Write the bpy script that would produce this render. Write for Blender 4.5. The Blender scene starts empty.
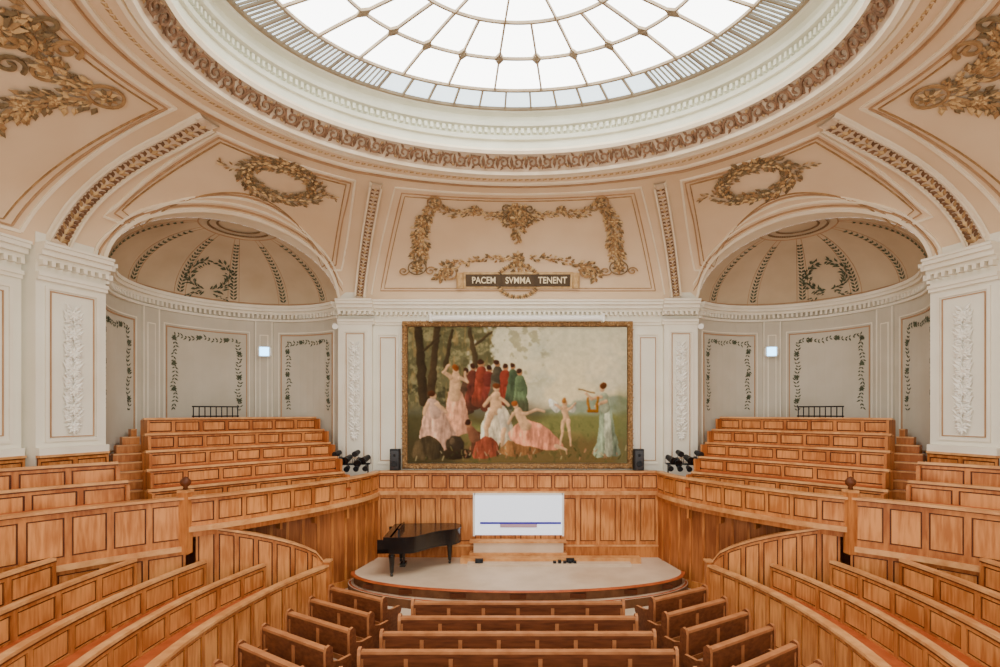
import bpy, bmesh, math, random
import numpy as np
from mathutils import Vector, Matrix
random.seed(7); np.random.seed(7)
H0=4.36
pi=math.pi
def V(*a): return Vector(a)
def lin(c):
    c=c/255.0
    return c/12.92 if c<=0.04045 else ((c+0.055)/1.055)**2.4
def C(r,g,b): return (lin(r),lin(g),lin(b),1)

# ------------------------------------------------------------ materials
def mat(name,c1,c2=None,rough=.6,scale=4,stretch=(1,1,1),metal=0,bump=0,emit=0,detail=4,spec=.3,coarse=0):
    m=bpy.data.materials.new(name); m.use_nodes=True
    nt=m.node_tree; N=nt.nodes; L=nt.links
    b=N['Principled BSDF']; b.inputs['Roughness'].default_value=rough; b.inputs['Metallic'].default_value=metal
    b.inputs['Specular IOR Level'].default_value=spec
    b.inputs['Base Color'].default_value=c1
    if c2:
        tc=N.new('ShaderNodeTexCoord'); mp=N.new('ShaderNodeMapping'); mp.inputs['Scale'].default_value=stretch
        nz=N.new('ShaderNodeTexNoise'); nz.inputs['Scale'].default_value=scale; nz.inputs['Detail'].default_value=detail
        rp=N.new('ShaderNodeValToRGB'); rp.color_ramp.elements[0].color=c1; rp.color_ramp.elements[1].color=c2
        rp.color_ramp.elements[0].position=.3; rp.color_ramp.elements[1].position=.7
        L.new(tc.outputs['Object'],mp.inputs['Vector']); L.new(mp.outputs[0],nz.inputs['Vector'])
        fac=nz.outputs['Fac']
        if coarse:
            n2=N.new('ShaderNodeTexNoise'); n2.inputs['Scale'].default_value=coarse; n2.inputs['Detail'].default_value=1
            L.new(tc.outputs['Object'],n2.inputs['Vector'])
            ad=N.new('ShaderNodeMath'); ad.operation='MULTIPLY_ADD'; ad.inputs[1].default_value=.9
            sb=N.new('ShaderNodeMath'); sb.operation='SUBTRACT'; sb.inputs[1].default_value=.45
            L.new(nz.outputs['Fac'],sb.inputs[0]); L.new(n2.outputs['Fac'],ad.inputs[0]); L.new(sb.outputs[0],ad.inputs[2]); fac=ad.outputs[0]
        L.new(fac,rp.inputs[0]); L.new(rp.outputs[0],b.inputs['Base Color'])
        if bump:
            bp=N.new('ShaderNodeBump'); bp.inputs['Strength'].default_value=bump; bp.inputs['Distance'].default_value=.02
            L.new(nz.outputs['Fac'],bp.inputs['Height']); L.new(bp.outputs[0],b.inputs['Normal'])
    if emit:
        b.inputs['Emission Color'].default_value=c1; b.inputs['Emission Strength'].default_value=emit
    return m
M_VAULT=mat('vault_plaster',C(230,205,172),C(216,186,150),.85,.5)
M_MOULD=mat('moulding_cream',C(242,228,202),C(234,216,186),.8,2)
M_MOULDW=mat('moulding_ivory',C(240,233,215),C(232,223,202),.8,2)
M_LINE=mat('painted_line',C(186,148,110),C(168,130,94),.8,3)
M_ORN=mat('ornament_ochre',C(180,142,96),C(140,106,68),.8,9)
M_ORN2=mat('ornament_olive',C(140,118,84),C(104,84,58),.8,9)
M_ORN3=mat('ornament_gold',C(218,186,136),C(182,144,94),.7,9)
M_BROWN=mat('frieze_brown',C(132,96,68),C(98,70,48),.8,8)
M_FRBG=mat('frieze_ground',C(220,198,170),C(196,170,140),.8,8)
M_WALL=mat('wall_offwhite',C(238,233,216),C(229,222,202),.8,1)
M_WHORN=mat('white_relief',C(250,247,236),C(236,230,214),.7,8)
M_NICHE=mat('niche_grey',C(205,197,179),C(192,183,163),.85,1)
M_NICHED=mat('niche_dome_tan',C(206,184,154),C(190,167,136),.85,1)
M_LEAFD=mat('leaf_greygreen',C(96,102,80),C(70,76,58),.8,8)
M_CORN=mat('drum_cornice',C(236,236,216),C(222,222,200),.7,2)
M_WOOD=mat('oak_light',C(206,132,68),C(158,88,38),.42,5,(3,3,.5),detail=6,coarse=1.1)
M_WOODP=mat('oak_panel',C(222,150,84),C(176,104,48),.42,4,(5,5,.5),detail=6,coarse=1.6)
M_WOODG=mat('oak_groove',C(104,54,24),C(84,42,18),.5,5)
M_WOODB=mat('oak_board',C(184,112,58),C(134,72,32),.5,3,(6,6,.4),detail=6,coarse=1)
M_CAP=mat('oak_cap',C(224,166,106),C(194,130,74),.38,6,coarse=1.2)
M_SEAT=mat('seat_wood',C(196,100,50),C(164,76,34),.45,5)
M_TIER=mat('tier_floor',C(182,138,108),C(156,112,84),.7,5)
M_PEWD=mat('pew_dark',C(128,74,44),C(92,50,28),.4,5,(.6,4,4))
M_PEWL=mat('pew_edge',C(192,128,80),C(162,102,60),.4,5)
M_FLOOR=mat('floor_stone',C(226,208,182),C(210,188,160),.5,1.5)
M_STAGE=mat('stage_floor',C(226,204,176),C(202,176,146),.45,1.2)
M_STEP=mat('stage_riser',C(128,86,56),C(102,66,40),.5,5)
M_BLACK=mat('black_lacquer',C(22,19,18),C(30,26,24),.18,5,spec=.6)
M_BLKM=mat('black_metal',C(34,34,36),C(24,24,26),.5,5)
M_GOLDF=mat('gilt_frame',C(166,124,70),C(92,62,34),.4,22,metal=.3,bump=.4)
M_WHITE=mat('white_paint',C(240,238,230),None,.5)
M_IVORY=mat('piano_keys',C(240,236,222),None,.3)
M_GLASS=mat('skylight_glass',(0.97,0.98,.96,1),None,.3,emit=8.2)
M_GLASSB=mat('skylight_glass_border',(0.72,0.87,0.95,1),None,.3,emit=2.8)
M_BAR=mat('skylight_bar',C(168,150,122),C(142,124,100),.6,5)
M_SCREEN=mat('projection_screen',(0.80,0.88,1,1),None,.6,emit=.8)
M_SCRL=mat('projected_line',C(50,40,150),None,.6,emit=.4)
M_SCRG=mat('projected_text',C(170,140,150),None,.6,emit=.4)
M_LAMP=mat('lamp_bluewhite',(0.22,0.62,1,1),None,.4,emit=7)
M_PLAQ=mat('plaque_dark',C(92,76,56),C(74,60,44),.7,6)
M_TXT=mat('letter_cream',C(244,228,190),None,.6)

# ------------------------------------------------------------ mesh builder
class MB:
    def __init__(s,mx=1): s.v=[];s.f=[];s.m=[];s.mx=mx;s.M=None;s.mats=[];s.sm=[]
    def mi(s,m):
        if m not in s.mats: s.mats.append(m)
        return s.mats.index(m)
    def add(s,vs,fs,m,smooth=False):
        o=len(s.v);k=s.mi(m)
        for p in vs:
            p=Vector(p)
            if s.M: p=s.M@p
            s.v.append((p.x*s.mx,p.y,p.z))
        for f in fs:
            f=[o+i for i in f]
            if s.mx<0: f.reverse()
            s.f.append(f); s.m.append(k); s.sm.append(smooth)
    def hexa(s,p,m):
        s.add(p,[(0,3,2,1),(4,5,6,7),(0,1,5,4),(1,2,6,5),(2,3,7,6),(3,0,4,7)],m)
    def box(s,x0,x1,y0,y1,z0,z1,m):
        s.hexa([(x0,y0,z0),(x1,y0,z0),(x1,y1,z0),(x0,y1,z0),(x0,y0,z1),(x1,y0,z1),(x1,y1,z1),(x0,y1,z1)],m)
    def cyl(s,p0,p1,r0,r1,m,n=10,cap=True):
        p0=Vector(p0);p1=Vector(p1);d=(p1-p0).normalized()
        a=d.orthogonal().normalized();b=d.cross(a)
        vs=[];
        for p,r in((p0,r0),(p1,r1)):
            for i in range(n):
                t=2*pi*i/n; vs.append(p+a*r*math.cos(t)+b*r*math.sin(t))
        s.add(vs,[(i,(i+1)%n,n+(i+1)%n,n+i) for i in range(n)],m,True)
        if cap: s.add(vs,[tuple(range(n))[::-1],tuple(range(n,2*n))],m)
    def lathe(s,c,prof,m,n=12):
        vs=[];
        for r,z in prof:
            for i in range(n):
                t=2*pi*i/n; vs.append((c[0]+r*math.cos(t),c[1]+r*math.sin(t),c[2]+z))
        fs=[]
        for j in range(len(prof)-1):
            for i in range(n): fs.append((j*n+i,j*n+(i+1)%n,(j+1)*n+(i+1)%n,(j+1)*n+i))
        s.add(vs,fs,m,True)
    def extr(s,pts,z0,z1,m,mt=None):
        n=len(pts); vs=[(x,y,z0) for x,y in pts]+[(x,y,z1) for x,y in pts]
        s.add(vs,[(i,(i+1)%n,n+(i+1)%n,n+i) for i in range(n)],m)
        s.add(vs,[tuple(range(n))[::-1],tuple(range(n,2*n))],mt or m)
    def grid(s,P,m,smooth=True,closed=False):
        r=len(P);c=len(P[0]);vs=[p for row in P for p in row];fs=[]
        for i in range(r-1):
            for j in range(c if closed else c-1):
                k=(j+1)%c; fs.append((i*c+j,i*c+k,(i+1)*c+k,(i+1)*c+j))
        s.add(vs,fs,m,smooth)
    def ribbon(s,P,N,w,t,m,off=0,closed=False,smooth=True):
        n=len(P); rows=[]
        for i in range(n):
            if closed: T=P[(i+1)%n]-P[i-1]
            else: T=P[min(i+1,n-1)]-P[max(i-1,0)]
            T.normalize(); B=T.cross(N[i]); B.normalize(); Q=P[i]+N[i]*off
            rows.append([Q-B*w/2,Q-B*w*.38+N[i]*t,Q+B*w*.38+N[i]*t,Q+B*w/2])
        if closed: rows.append(rows[0])
        s.grid(rows,m,False)
    def leaf(s,p,d,n,l,w,m):
        b=d.cross(n).normalized()
        q=p+d*l*.45
        s.add([p,q-b*w/2,p+d*l+n*l*.06,q+b*w/2,q+n*w*.35],[(0,1,4),(1,2,4),(2,3,4),(3,0,4)],m)
    def build(s,name,parent=None,recalc=True):
        me=bpy.data.meshes.new(name); me.from_pydata(s.v,[],s.f)
        for m in s.mats: me.materials.append(m)
        me.polygons.foreach_set('material_index',s.m); me.polygons.foreach_set('use_smooth',s.sm)
        if recalc:
            bm=bmesh.new(); bm.from_mesh(me); bmesh.ops.recalc_face_normals(bm,faces=bm.faces); bm.to_mesh(me); bm.free()
        me.update()
        o=bpy.data.objects.new(name,me); bpy.context.collection.objects.link(o)
        if parent: o.parent=parent
        return o

def catmull(pts,n=14):
    pts=[np.array(p,float) for p in pts]
    P=[2*pts[0]-pts[1]]+pts+[2*pts[-1]-pts[-2]]; out=[]
    for i in range(1,len(P)-2):
        for k in range(n):
            t=k/n; a,b,c,d=P[i-1],P[i],P[i+1],P[i+2]
            out.append(.5*((2*b)+(-a+c)*t+(2*a-5*b+4*c-d)*t*t+(-a+3*b-3*c+d)*t**3))
    out.append(pts[-1]); return np.array(out)
class Path:
    def __init__(s,pts,smooth=True,n=14):
        s.p=catmull(pts,n) if smooth else np.array(pts,float)
        d=np.diff(s.p,axis=0); L=np.hypot(d[:,0],d[:,1]); s.c=np.concatenate([[0],np.cumsum(L)]); s.L=s.c[-1]
    def xy(s,t): return np.array([np.interp(t,s.c,s.p[:,0]),np.interp(t,s.c,s.p[:,1])])
    def nrm(s,t):
        a=s.xy(max(0,t-.06));b=s.xy(min(s.L,t+.06));d=(b-a)/np.hypot(*(b-a)); return np.array([d[1],-d[0]])
    def at(s,t,n=0):
        p=s.xy(t)+s.nrm(t)*n; return p
def cbox(mb,path,s0,s1,n0,n1,z0,z1,m,step=.22):
    f0=z0 if callable(z0) else (lambda s:z0)
    f1=z1 if callable(z1) else (lambda s:z1)
    k=max(1,int(math.ceil((s1-s0)/step))); rows=[]
    for i in range(k+1):
        t=s0+(s1-s0)*i/k; a=path.at(t,n0);b=path.at(t,n1)
        rows.append([(a[0],a[1],f0(t)),(b[0],b[1],f0(t)),(b[0],b[1],f1(t)),(a[0],a[1],f1(t))])
    mb.grid(rows,m,False,closed=True)
    mb.add(rows[0],[(0,1,2,3)],m); mb.add(rows[-1],[(3,2,1,0)],m)
def panels(mb,path,s0,s1,z0,z1,pw=.5,th=.07,n=0,cap=True,mf=M_WOOD,mp=M_WOODP,mg=M_WOODG,st=.07,rb=.07,capw=.05,mc=M_CAP,rt=.07,gr=.025):
    """panelled face looking to -n"""
    f1=z1 if callable(z1) else (lambda s:z1); f0=z0 if callable(z0) else (lambda s:z0)
    cbox(mb,path,s0,s1,n,n+th,f0,f1,mg)
    cbox(mb,path,s0,s1,n-.025,n,f0,lambda s:f0(s)+rb,mf)
    cbox(mb,path,s0,s1,n-.025,n,lambda s:f1(s)-rt,f1,mf)
    k=max(1,int(round((s1-s0)/pw))); w=(s1-s0)/k
    for i in range(k+1):
        c=s0+i*w; a=max(s0,c-st/2); b=min(s1,c+st/2)
        cbox(mb,path,a,b,n-.025,n,lambda s:f0(s)+rb,lambda s:f1(s)-rt,mf)
        if i<k:
            g=st/2+gr
            cbox(mb,path,c+g,c+w-g,n-.012,n,lambda s:f0(s)+rb+gr,lambda s:f1(s)-rt-gr,mp)
    if cap:
        cbox(mb,path,s0,s1,n-capw,n+th+.03,f1,lambda s:f1(s)+.045,mc)
        cbox(mb,path,s0,s1,n-.035,n,lambda s:f1(s)-.02,f1,mg)

# ------------------------------------------------------------ plan geometry
A=(-8.45,10.25); B=(-5.04,14.0)
RN=math.hypot(A[0]-B[0],A[1]-B[1])/2
CW=V((A[0]+B[0])/2,(A[1]+B[1])/2,0); cD=V((B[0]-A[0])/2/RN,(B[1]-A[1])/2/RN,0); nD=V(-cD.y,cD.x,0)
ZC=H0+3.05
tab=[(0,0,14),(20,-2.4,14),(37,-4.42,14.0),(41,B[0],B[1]),(56.5,-7.0,12.4),(72,A[0],A[1]),(80,-8.78,9.3),(88,-9.08,8.3),(98,-9.3,7.2),(112,-9.2,5.8),(128,-8.3,4),(145,-6.3,2.3),(162,-3.4,1.3),(180,0,1)]
tp=np.array([t[0] for t in tab],float)
_cm=catmull([(t[1],t[2]) for t in tab],12); _cp=np.concatenate([np.linspace(tp[i],tp[i+1],13)[:-1] for i in range(len(tp)-1)]+[[180.]])
def Wp(phi):
    a=abs(phi); x=np.interp(a,_cp,_cm[:,0]); y=np.interp(a,_cp,_cm[:,1])
    if phi<0:x=-x
    return x,y
RA,RB,RH=5.30,3.92,5.42
AM=math.radians(80)
def S(phi,v):
    x,y=Wp(phi); f=math.radians(phi); rx,ry=-RA*math.sin(f),7.5+RB*math.cos(f)
    a=v*AM; hf=(1-math.cos(a))/(1-math.cos(AM)); vf=math.sin(a)/math.sin(AM)
    return V(x+(rx-x)*hf,y+(ry-y)*hf,ZC+(RH-3.05)*vf)
def SN(phi,v):
    e=.01; a=S(phi+.4,v)-S(phi-.4,v); b=S(phi,v+e)-S(phi,v-e); n=a.cross(b).normalized(); p=S(phi,v)
    if n.dot(V(0,7.5,H0)-p)<0:n=-n
    return p,n
PM,HW,VT=56.5,15.5,.48

# ------------------------------------------------------------ ceiling vault
mb=MB()
NV=16
def colset(lo,hi,st): return list(np.linspace(lo,hi,int((hi-lo)/st)+1))
base=[(p,0) for p in colset(0,41,2.5)]
for i in range(1,32):
    th=pi*i/32; base.append((PM-HW*math.cos(th),VT*math.sin(th)))
base+=[(p,0) for p in colset(72,180,3)]
full=[(-p,v) for p,v in reversed(base[1:-1])]
full=[(-180,0)]+full+base
P=[[S(p,v0+(1-v0)*j/NV) for j in range(NV+1)] for p,v0 in full]
mb.grid(P,M_VAULT,True)
mb.build('ceiling',recalc=True)

def ribS(mb,path,w,t,m,off=.0,closed=False):
    pn=[SN(a,b) for a,b in path]; mb.ribbon([p for p,n in pn],[n for p,n in pn],w,t,m,off,closed)
def seg(pts,n=14):
    out=[]
    for i in range(len(pts)-1):
        a,b=pts[i],pts[i+1]
        for k in range(n): out.append((a[0]+(b[0]-a[0])*k/n,a[1]+(b[1]-a[1])*k/n))
    out.append(pts[-1]); return out
tr=MB()
for w,vv,m in((.08,.988,M_MOULD),(.07,.925,M_MOULD),(.03,.905,M_LINE)):
    ribS(tr,[(p,vv) for p in np.linspace(-178,180,180)],w,.05,m,0,True)
for p in np.linspace(-177,177,240):
    q,n=SN(p,.956); d=(SN(p+.5,.956)[0]-q).normalized(); b=d.cross(n)
    for k in(-1,1): tr.leaf(q-d*.05-b*.03*k,(d+b*.6*k).normalized(),n,.13,.06,M_ORN3 if k>0 else M_ORN)
ribS(tr,seg([(-41,.02),(41,.02)],30),.08,.05,M_MOULD)
ribS(tr,seg([(-33.5,.07),(-29.5,.84),(29.5,.84),(33.5,.07)],14),.05,.03,M_MOULD)
ribS(tr,seg([(-31.2,.10),(-27.8,.805),(27.8,.805),(31.2,.10),(-31.2,.10)],14),.03,.02,M_LINE)
ribS(tr,seg([(-30.3,.12),(-27,.785),(27,.785),(30.3,.12),(-30.3,.12)],14),.02,.02,M_ORN)
for sg in(1,-1):
    def f(l): return [(sg*a,b) for a,b in l]
    for e,ev,w,m in((0.15,.008,.09,M_MOULD),(.7,.035,.03,M_LINE),(1.1,.06,.05,M_MOULD)):
        ribS(tr,f([(PM-(HW+e)*math.cos(pi*i/40),max(0.005,(VT+ev)*math.sin(pi*i/40))) for i in range(41)]),w,.04,m)
    for d,w,m in((0,.06,M_MOULD),(.9,.03,M_LINE),(1.7,.02,M_ORN)):
        l=seg([(40.8+d*1.1,.26+d*.035),(39.5+d,.85-d*.02),(67.5-d,.85-d*.02),(73.0-d*.9,.26+d*.035)],12)
        l+= [(PM-(14.9-d*1.05)*math.cos(th),(VT+.10+d*.02)*math.sin(th)) for th in np.linspace(pi*.86,pi*.14,24)]
        ribS(tr,f(l+[l[0]]),w,.03,m)
    for d,w,m in((0,.07,M_MOULD),(1,.035,M_LINE),(2,.02,M_ORN)):
        ribS(tr,f(seg([(83+d,.05+d*.02),(76.5+d,.86-d*.02),(128-d,.86-d*.02),(124-d,.05+d*.02),(83+d,.05+d*.02)],18)),w,.03,m)
    for ph0,ph1,v1,w in((36.9,34.2,.86,.30),(78.6,70.6,.89,.42)):
        pf=lambda v:ph0+(ph1-ph0)*(v-.03)/(v1-.03)
        path=f([(pf(v),v) for v in np.linspace(.03,v1,26)])
        ribS(tr,path,w,.06,M_MOULD); ribS(tr,path,w*.72,.03,M_FRBG,.05)
        pn=[SN(sg*pf(v),v) for v in np.linspace(.05,v1-.02,34)]
        for i in range(33):
            p,n=pn[i]; d=(pn[i+1][0]-p).normalized(); b=d.cross(n)
            for q in(-1,1):
                tr.leaf(p+n*.085+b*q*.01,(d*.8+b*q*.75).normalized(),n,w*.42,w*.18,M_BROWN if (i%3) else M_ORN)
                tr.leaf(p+n*.085+b*q*w*.3,(d*.8-b*q*.6).normalized(),n,w*.25,w*.12,M_BROWN)
            if i%2==0: tr.leaf(p+n*.09,d,n,w*.4,w*.22,M_ORN3)
        for q in(-1,1):
            e=.42*w
            pp=[a+n*.06+((pn[min(i+1,33)][0]-pn[max(i-1,0)][0]).normalized().cross(n))*e*q for i,(a,n) in enumerate(pn)]
            tr.ribbon(pp,[n for a,n in pn],.05,.04,M_MOULD)
tr.build('trim_1')

# ornaments
def local(F,u0,v0,sx=1):
    du=(F(u0+.5,v0)[0]-F(u0-.5,v0)[0]).length; dv=(F(u0,v0+.01)[0]-F(u0,v0-.01)[0]).length/.02
    def G(x,y): return F(u0-sx*x/du,v0+y/dv)
    return G
def leaves(mb,G,pts,n,wid,ll,lw,mats,off=.03,spread=.9):
    pts=np.array(pts,float); d=np.diff(pts,axis=0); c=np.concatenate([[0],np.cumsum(np.hypot(d[:,0],d[:,1]))])
    for i in range(n):
        t=c[-1]*(i+random.random())/n
        x=np.interp(t,c,pts[:,0]);y=np.interp(t,c,pts[:,1]); x2=np.interp(t+.03,c,pts[:,0]);y2=np.interp(t+.03,c,pts[:,1])
        if (x2-x)**2+(y2-y)**2<1e-8: continue
        a=math.atan2(y2-y,x2-x); o=random.uniform(-1,1); ox=-math.sin(a)*o*wid/2; oy=math.cos(a)*o*wid/2
        p,nn=G(x+ox,y+oy); a2=a+o*spread+random.uniform(-.3,.3)
        q=G(x+ox+.05*math.cos(a2),y+oy+.05*math.sin(a2))[0]; dd=(q-p)
        if dd.length<1e-6: continue
        s=random.uniform(.75,1.2)
        mb.leaf(p+nn*(off+random.random()*.02),dd.normalized(),nn,ll*s,lw*s,random.choice(mats))
def rosette(mb,G,x,y,r,mats,n=8,off=.04):
    for k in range(n):
        a=2*pi*k/n; p,nn=G(x,y); q=G(x+.05*math.cos(a),y+.05*math.sin(a))[0]
        mb.leaf(p+nn*off,(q-p).normalized(),nn,r,r*.6,mats[k%len(mats)])
        if r>.12: mb.leaf(p+nn*(off+.02),(q-p).normalized(),nn,r*.55,r*.35,mats[(k+1)%len(mats)])
def scroll(mb,G,x,y,r,dirn,m,turns=1.4,w=.03,off=.03,a0=0):
    P=[];N=[]
    for i in range(26):
        t=i/25; rr=r*(1-.85*t); a=a0+dirn*t*turns*2*pi
        p,n=G(x+rr*math.cos(a),y+rr*math.sin(a)); P.append(p+n*off);N.append(n)
    mb.ribbon(P,N,w,.03,m)
def ringR(mb,G,x,y,r,m,w=.03,off=.03):
    P=[];N=[]
    for i in range(20):
        a=2*pi*i/20; p,n=G(x+r*math.cos(a),y+r*math.sin(a)); P.append(p+n*off);N.append(n)
    mb.ribbon(P,N,w,.03,m,0,True)
OC=[M_ORN,M_ORN2,M_ORN3]
def sag(x0,y0,x1,y1,s,n=14): return [(x0+(x1-x0)*t,y0+(y1-y0)*t-s*4*t*(1-t)) for t in np.linspace(0,1,n)]
mb=MB()
Gc0=local(SN,0,.5)
Gc=lambda x,y: Gc0(x*1.07,y*1.0+.14)
for q in(-1,1):
    leaves(mb,Gc,sag(q*.3,.62,q*1.1,.72,.12),60,.13,.11,.055,OC)
    leaves(mb,Gc,sag(q*1.1,.72,q*2.05,.84,.2),80,.15,.12,.06,OC)
    rosette(mb,Gc,q*1.1,.74,.12,OC); rosette(mb,Gc,q*2.12,.86,.16,OC); ringR(mb,Gc,q*2.12,.86,.17,M_ORN)
    leaves(mb,Gc,[(q*2.15,.75),(q*2.3,.5)],40,.2,.12,.07,OC)
    leaves(mb,Gc,[(q*2.3,.5),(q*2.42,.1),(q*2.38,-.35),(q*2.44,-.8)],200,.29,.13,.07,OC)
    for yy in(.35,-.05,-.5): rosette(mb,Gc,q*2.4,yy,.12,[M_ORN3,M_ORN],8,.07)
    rosette(mb,Gc,q*2.45,-.97,.2,OC); ringR(mb,Gc,q*2.45,-.97,.2,M_ORN2)
    scroll(mb,Gc,q*2.15,-1.07,.14,-q,M_ORN); scroll(mb,Gc,q*2.75,-1.07,.12,q,M_ORN)
    scroll(mb,Gc,q*.27,.42,.16,q,M_ORN2); scroll(mb,Gc,q*.3,.75,.13,-q,M_ORN2)
    leaves(mb,Gc,[(q*.05,.8),(q*.38,.35)],36,.26,.13,.07,OC)
    leaves(mb,Gc,sag(q*.25,-.66,q*1.5,-.84,-.04),46,.12,.12,.07,OC)
    scroll(mb,Gc,q*1.68,-1.12,.22,q,M_ORN,w=.06,off=.04); leaves(mb,Gc,[(q*1.45,-.9),(q*1.85,-.98),(q*1.92,-1.3)],60,.22,.14,.08,OC); rosette(mb,Gc,q*1.7,-1.12,.14,OC,8,.06)
leaves(mb,Gc,[(0,.95),(0,.0)],90,.3,.14,.08,OC); rosette(mb,Gc,0,.52,.22,OC,10,.07); ringR(mb,Gc,0,.52,.25,M_ORN,.04)
leaves(mb,Gc,[(0,.1),(0,-.2)],16,.1,.12,.06,OC)
leaves(mb,Gc,[(0,-.6),(0,-1.4)],46,.42,.14,.08,OC); rosette(mb,Gc,0,-.66,.2,OC)
mb.build('ceiling_garland_relief')
pc,nc=SN(0,.185)
up=V(0,0,1)-nc*nc.z; up.normalize()
rt=V(1,0,0)
mb=MB()
Rm=Matrix((( rt.x,up.x,nc.x,pc.x+nc.x*.06),(rt.y,up.y,nc.y,pc.y+nc.y*.06),(rt.z,up.z,nc.z,pc.z+nc.z*.06),(0,0,0,1)))
mb.M=Rm
mb.box(-1.52,1.52,-.22,.22,-.05,.03,M_ORN3); mb.box(-1.44,1.44,-.16,.16,.03,.06,M_PLAQ)
for q in(-1,1):
    mb.cyl((q*1.6,-.2,.03),(q*1.6,.2,.03),.10,.10,M_ORN3,12)
for k in range(60):
    a=2*pi*k/60; mb.leaf(V(.42*math.cos(a)*1.2,-.02+.36*math.sin(a),.03),V(math.cos(a),math.sin(a),0),V(0,0,1),.14,.08,OC[k%3])
plq=mb.build('inscription_plaque')
for body,x in(('PACEM',-.94),('SVMMA',0),('TENENT',.95)):
    cu=bpy.data.curves.new('lettering','FONT'); cu.body=body; cu.size=.245; cu.extrude=.012; cu.offset=.004; cu.align_x='CENTER'; cu.align_y='CENTER'; cu.materials.append(M_TXT)
    o=bpy.data.objects.new('lettering',cu); bpy.context.collection.objects.link(o); o.parent=plq
    o.matrix_world=Rm@Matrix.Translation((x,0,.135 if body=='SVMMA' else .08))@Matrix.Diagonal((.86,1,1,1))
mb=MB(); mb.M=Rm; mb.box(-.44,.44,-.16,.16,.06,.12,M_PLAQ)
mb.build('plaque_centre',plq)

for sg in(1,-1):
    mb=MB(); G=local(SN,sg*53.5,.735,sg)
    ring=[(.76*math.cos(t),.50*math.sin(t)) for t in np.linspace(0,2*pi,40)]
    leaves(mb,G,ring,380,.30,.14,.075,[M_ORN,M_ORN2,M_ORN2])
    leaves(mb,G,ring,60,.1,.12,.07,[M_ORN3],.06)
    leaves(mb,G,[(-.25,.5),(.3,.56)],24,.18,.16,.1,OC)
    for q in(-1,1):
        leaves(mb,G,[(q*.95,-.02),(q*1.25,-.06)],12,.1,.12,.05,OC)
        scroll(mb,G,q*.3,.58,.1,q,M_ORN2)
    mb.build('ceiling_wreath_relief')
    mb=MB(); G=local(SN,sg*85.5,.76,sg)
    rosette(mb,G,0,0,.2,OC,10); ringR(mb,G,0,0,.24,M_ORN,.05)
    leaves(mb,G,[(-.05,-.2),(-.45,-.8),(-.65,-1.6),(-.7,-2.1)],230,.34,.17,.09,OC)
    for x,y in((-.35,-.6),(-.55,-1.05),(-.63,-1.55)): rosette(mb,G,x,y,.14,[M_ORN3,M_ORN],8,.07)
    leaves(mb,G,sag(-.2,.0,-1.5,.2,.2),130,.26,.16,.09,OC)
    leaves(mb,G,sag(-1.5,.2,-2.7,.1,.25),110,.26,.16,.09,OC)
    for k,(x,y,r,q) in enumerate(((-1.0,.3,.2,1),(-1.5,.38,.22,-1),(-1.45,-.15,.3,1),(-1.95,-.2,.26,-1),(-.8,-.25,.18,-1),(-1.1,-.5,.2,1))):
        scroll(mb,G,x,y,r,q,OC[k%2],w=.06)
    leaves(mb,G,[(-1.7,.35),(-1.75,-.9)],110,.55,.18,.11,OC); rosette(mb,G,-1.72,-.1,.3,OC,12,.08)
    mb.build('ceiling_cartouche_relief')

# ------------------------------------------------------------ skylight drum
def ell(a,b,h,t,k=0): return V(-a*math.sin(t),7.5+b*math.cos(t),H0+h)
NR=144
TT=[2*pi*i/NR for i in range(NR)]
mb=MB()
def lo(seq,m):
    rows=[[ell(a,b,h,t) for t in TT] for a,b,h in seq]; mb.grid(rows,m,False,closed=True)
lo([(5.34,3.95,5.42),(5.30,3.92,5.36),(5.20,3.82,5.36),(5.17,3.79,5.42)],M_MOULD)
lo([(5.17,3.79,5.42),(4.97,3.54,5.70)],M_FRBG)
lo([(4.97,3.54,5.70),(4.93,3.48,5.66),(4.89,3.44,5.72),(4.93,3.5,5.80)],M_MOULD)
lo([(4.93,3.5,5.80),(4.92,3.48,5.95),(4.86,3.42,5.95),(4.84,3.40,6.02),(4.9,3.45,6.06),(4.9,3.45,6.18),(4.76,3.34,6.2),(4.74,3.32,6.27),(4.79,3.38,6.30),(4.79,3.38,6.42),(4.66,3.28,6.45),(4.6,3.25,6.54)],M_CORN)
NF=100
for i in range(NF):
    t=2*pi*i/NF; p0=ell(5.16,3.76,5.44,t); p1=ell(4.98,3.55,5.69,t); up=(p1-p0).normalized(); tn=(ell(5.1,3.7,5.44,t+.01)-ell(5.1,3.7,5.44,t-.01)).normalized()
    n=tn.cross(up)
    if n.dot(V(0,7.5,H0)-p0)<0:n=-n
    q=1 if i%2 else -1; c=(p0+p1)/2+n*.03
    pts=[];ns=[]
    for j in range(14):
        tt=j/13; rr=.13*(1-.8*tt); a=tt*2.6*pi
        pts.append(c+tn*rr*math.cos(a)+up*rr*math.sin(a)*q); ns.append(n)
    mb.ribbon(pts,ns,.04,.03,M_BROWN)
    for a in(.6,2.0,3.4,4.8):
        mb.leaf(c+(tn*math.cos(a)+up*math.sin(a)*q)*.07,(tn*math.cos(a+.6)+up*math.sin(a+.6)*q).normalized(),n,.12,.06,M_BROWN)
    mb.leaf(c+tn*.14-up*.13*q,up*q,n,.24,.08,M_BROWN)
    mb.leaf(c+tn*.14+up*.13*q,(tn-up*q).normalized(),n,.1,.06,M_ORN)
for i in range(230):
    t=2*pi*i/230
    a=ell(4.9,3.45,6.07,t);b=ell(4.9,3.45,6.07,t+.014); c=ell(4.82,3.37,6.07,t+.014);d=ell(4.82,3.37,6.07,t)
    u=V(0,0,.1); mb.hexa([a,b,c,d,a+u,b+u,c+u,d+u],M_CORN)
mb.build('trim_2')
mb=MB()
def gp(rho,t): return ell(4.62*rho,3.27*rho,6.53+.45*(1-rho*rho),t)
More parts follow.
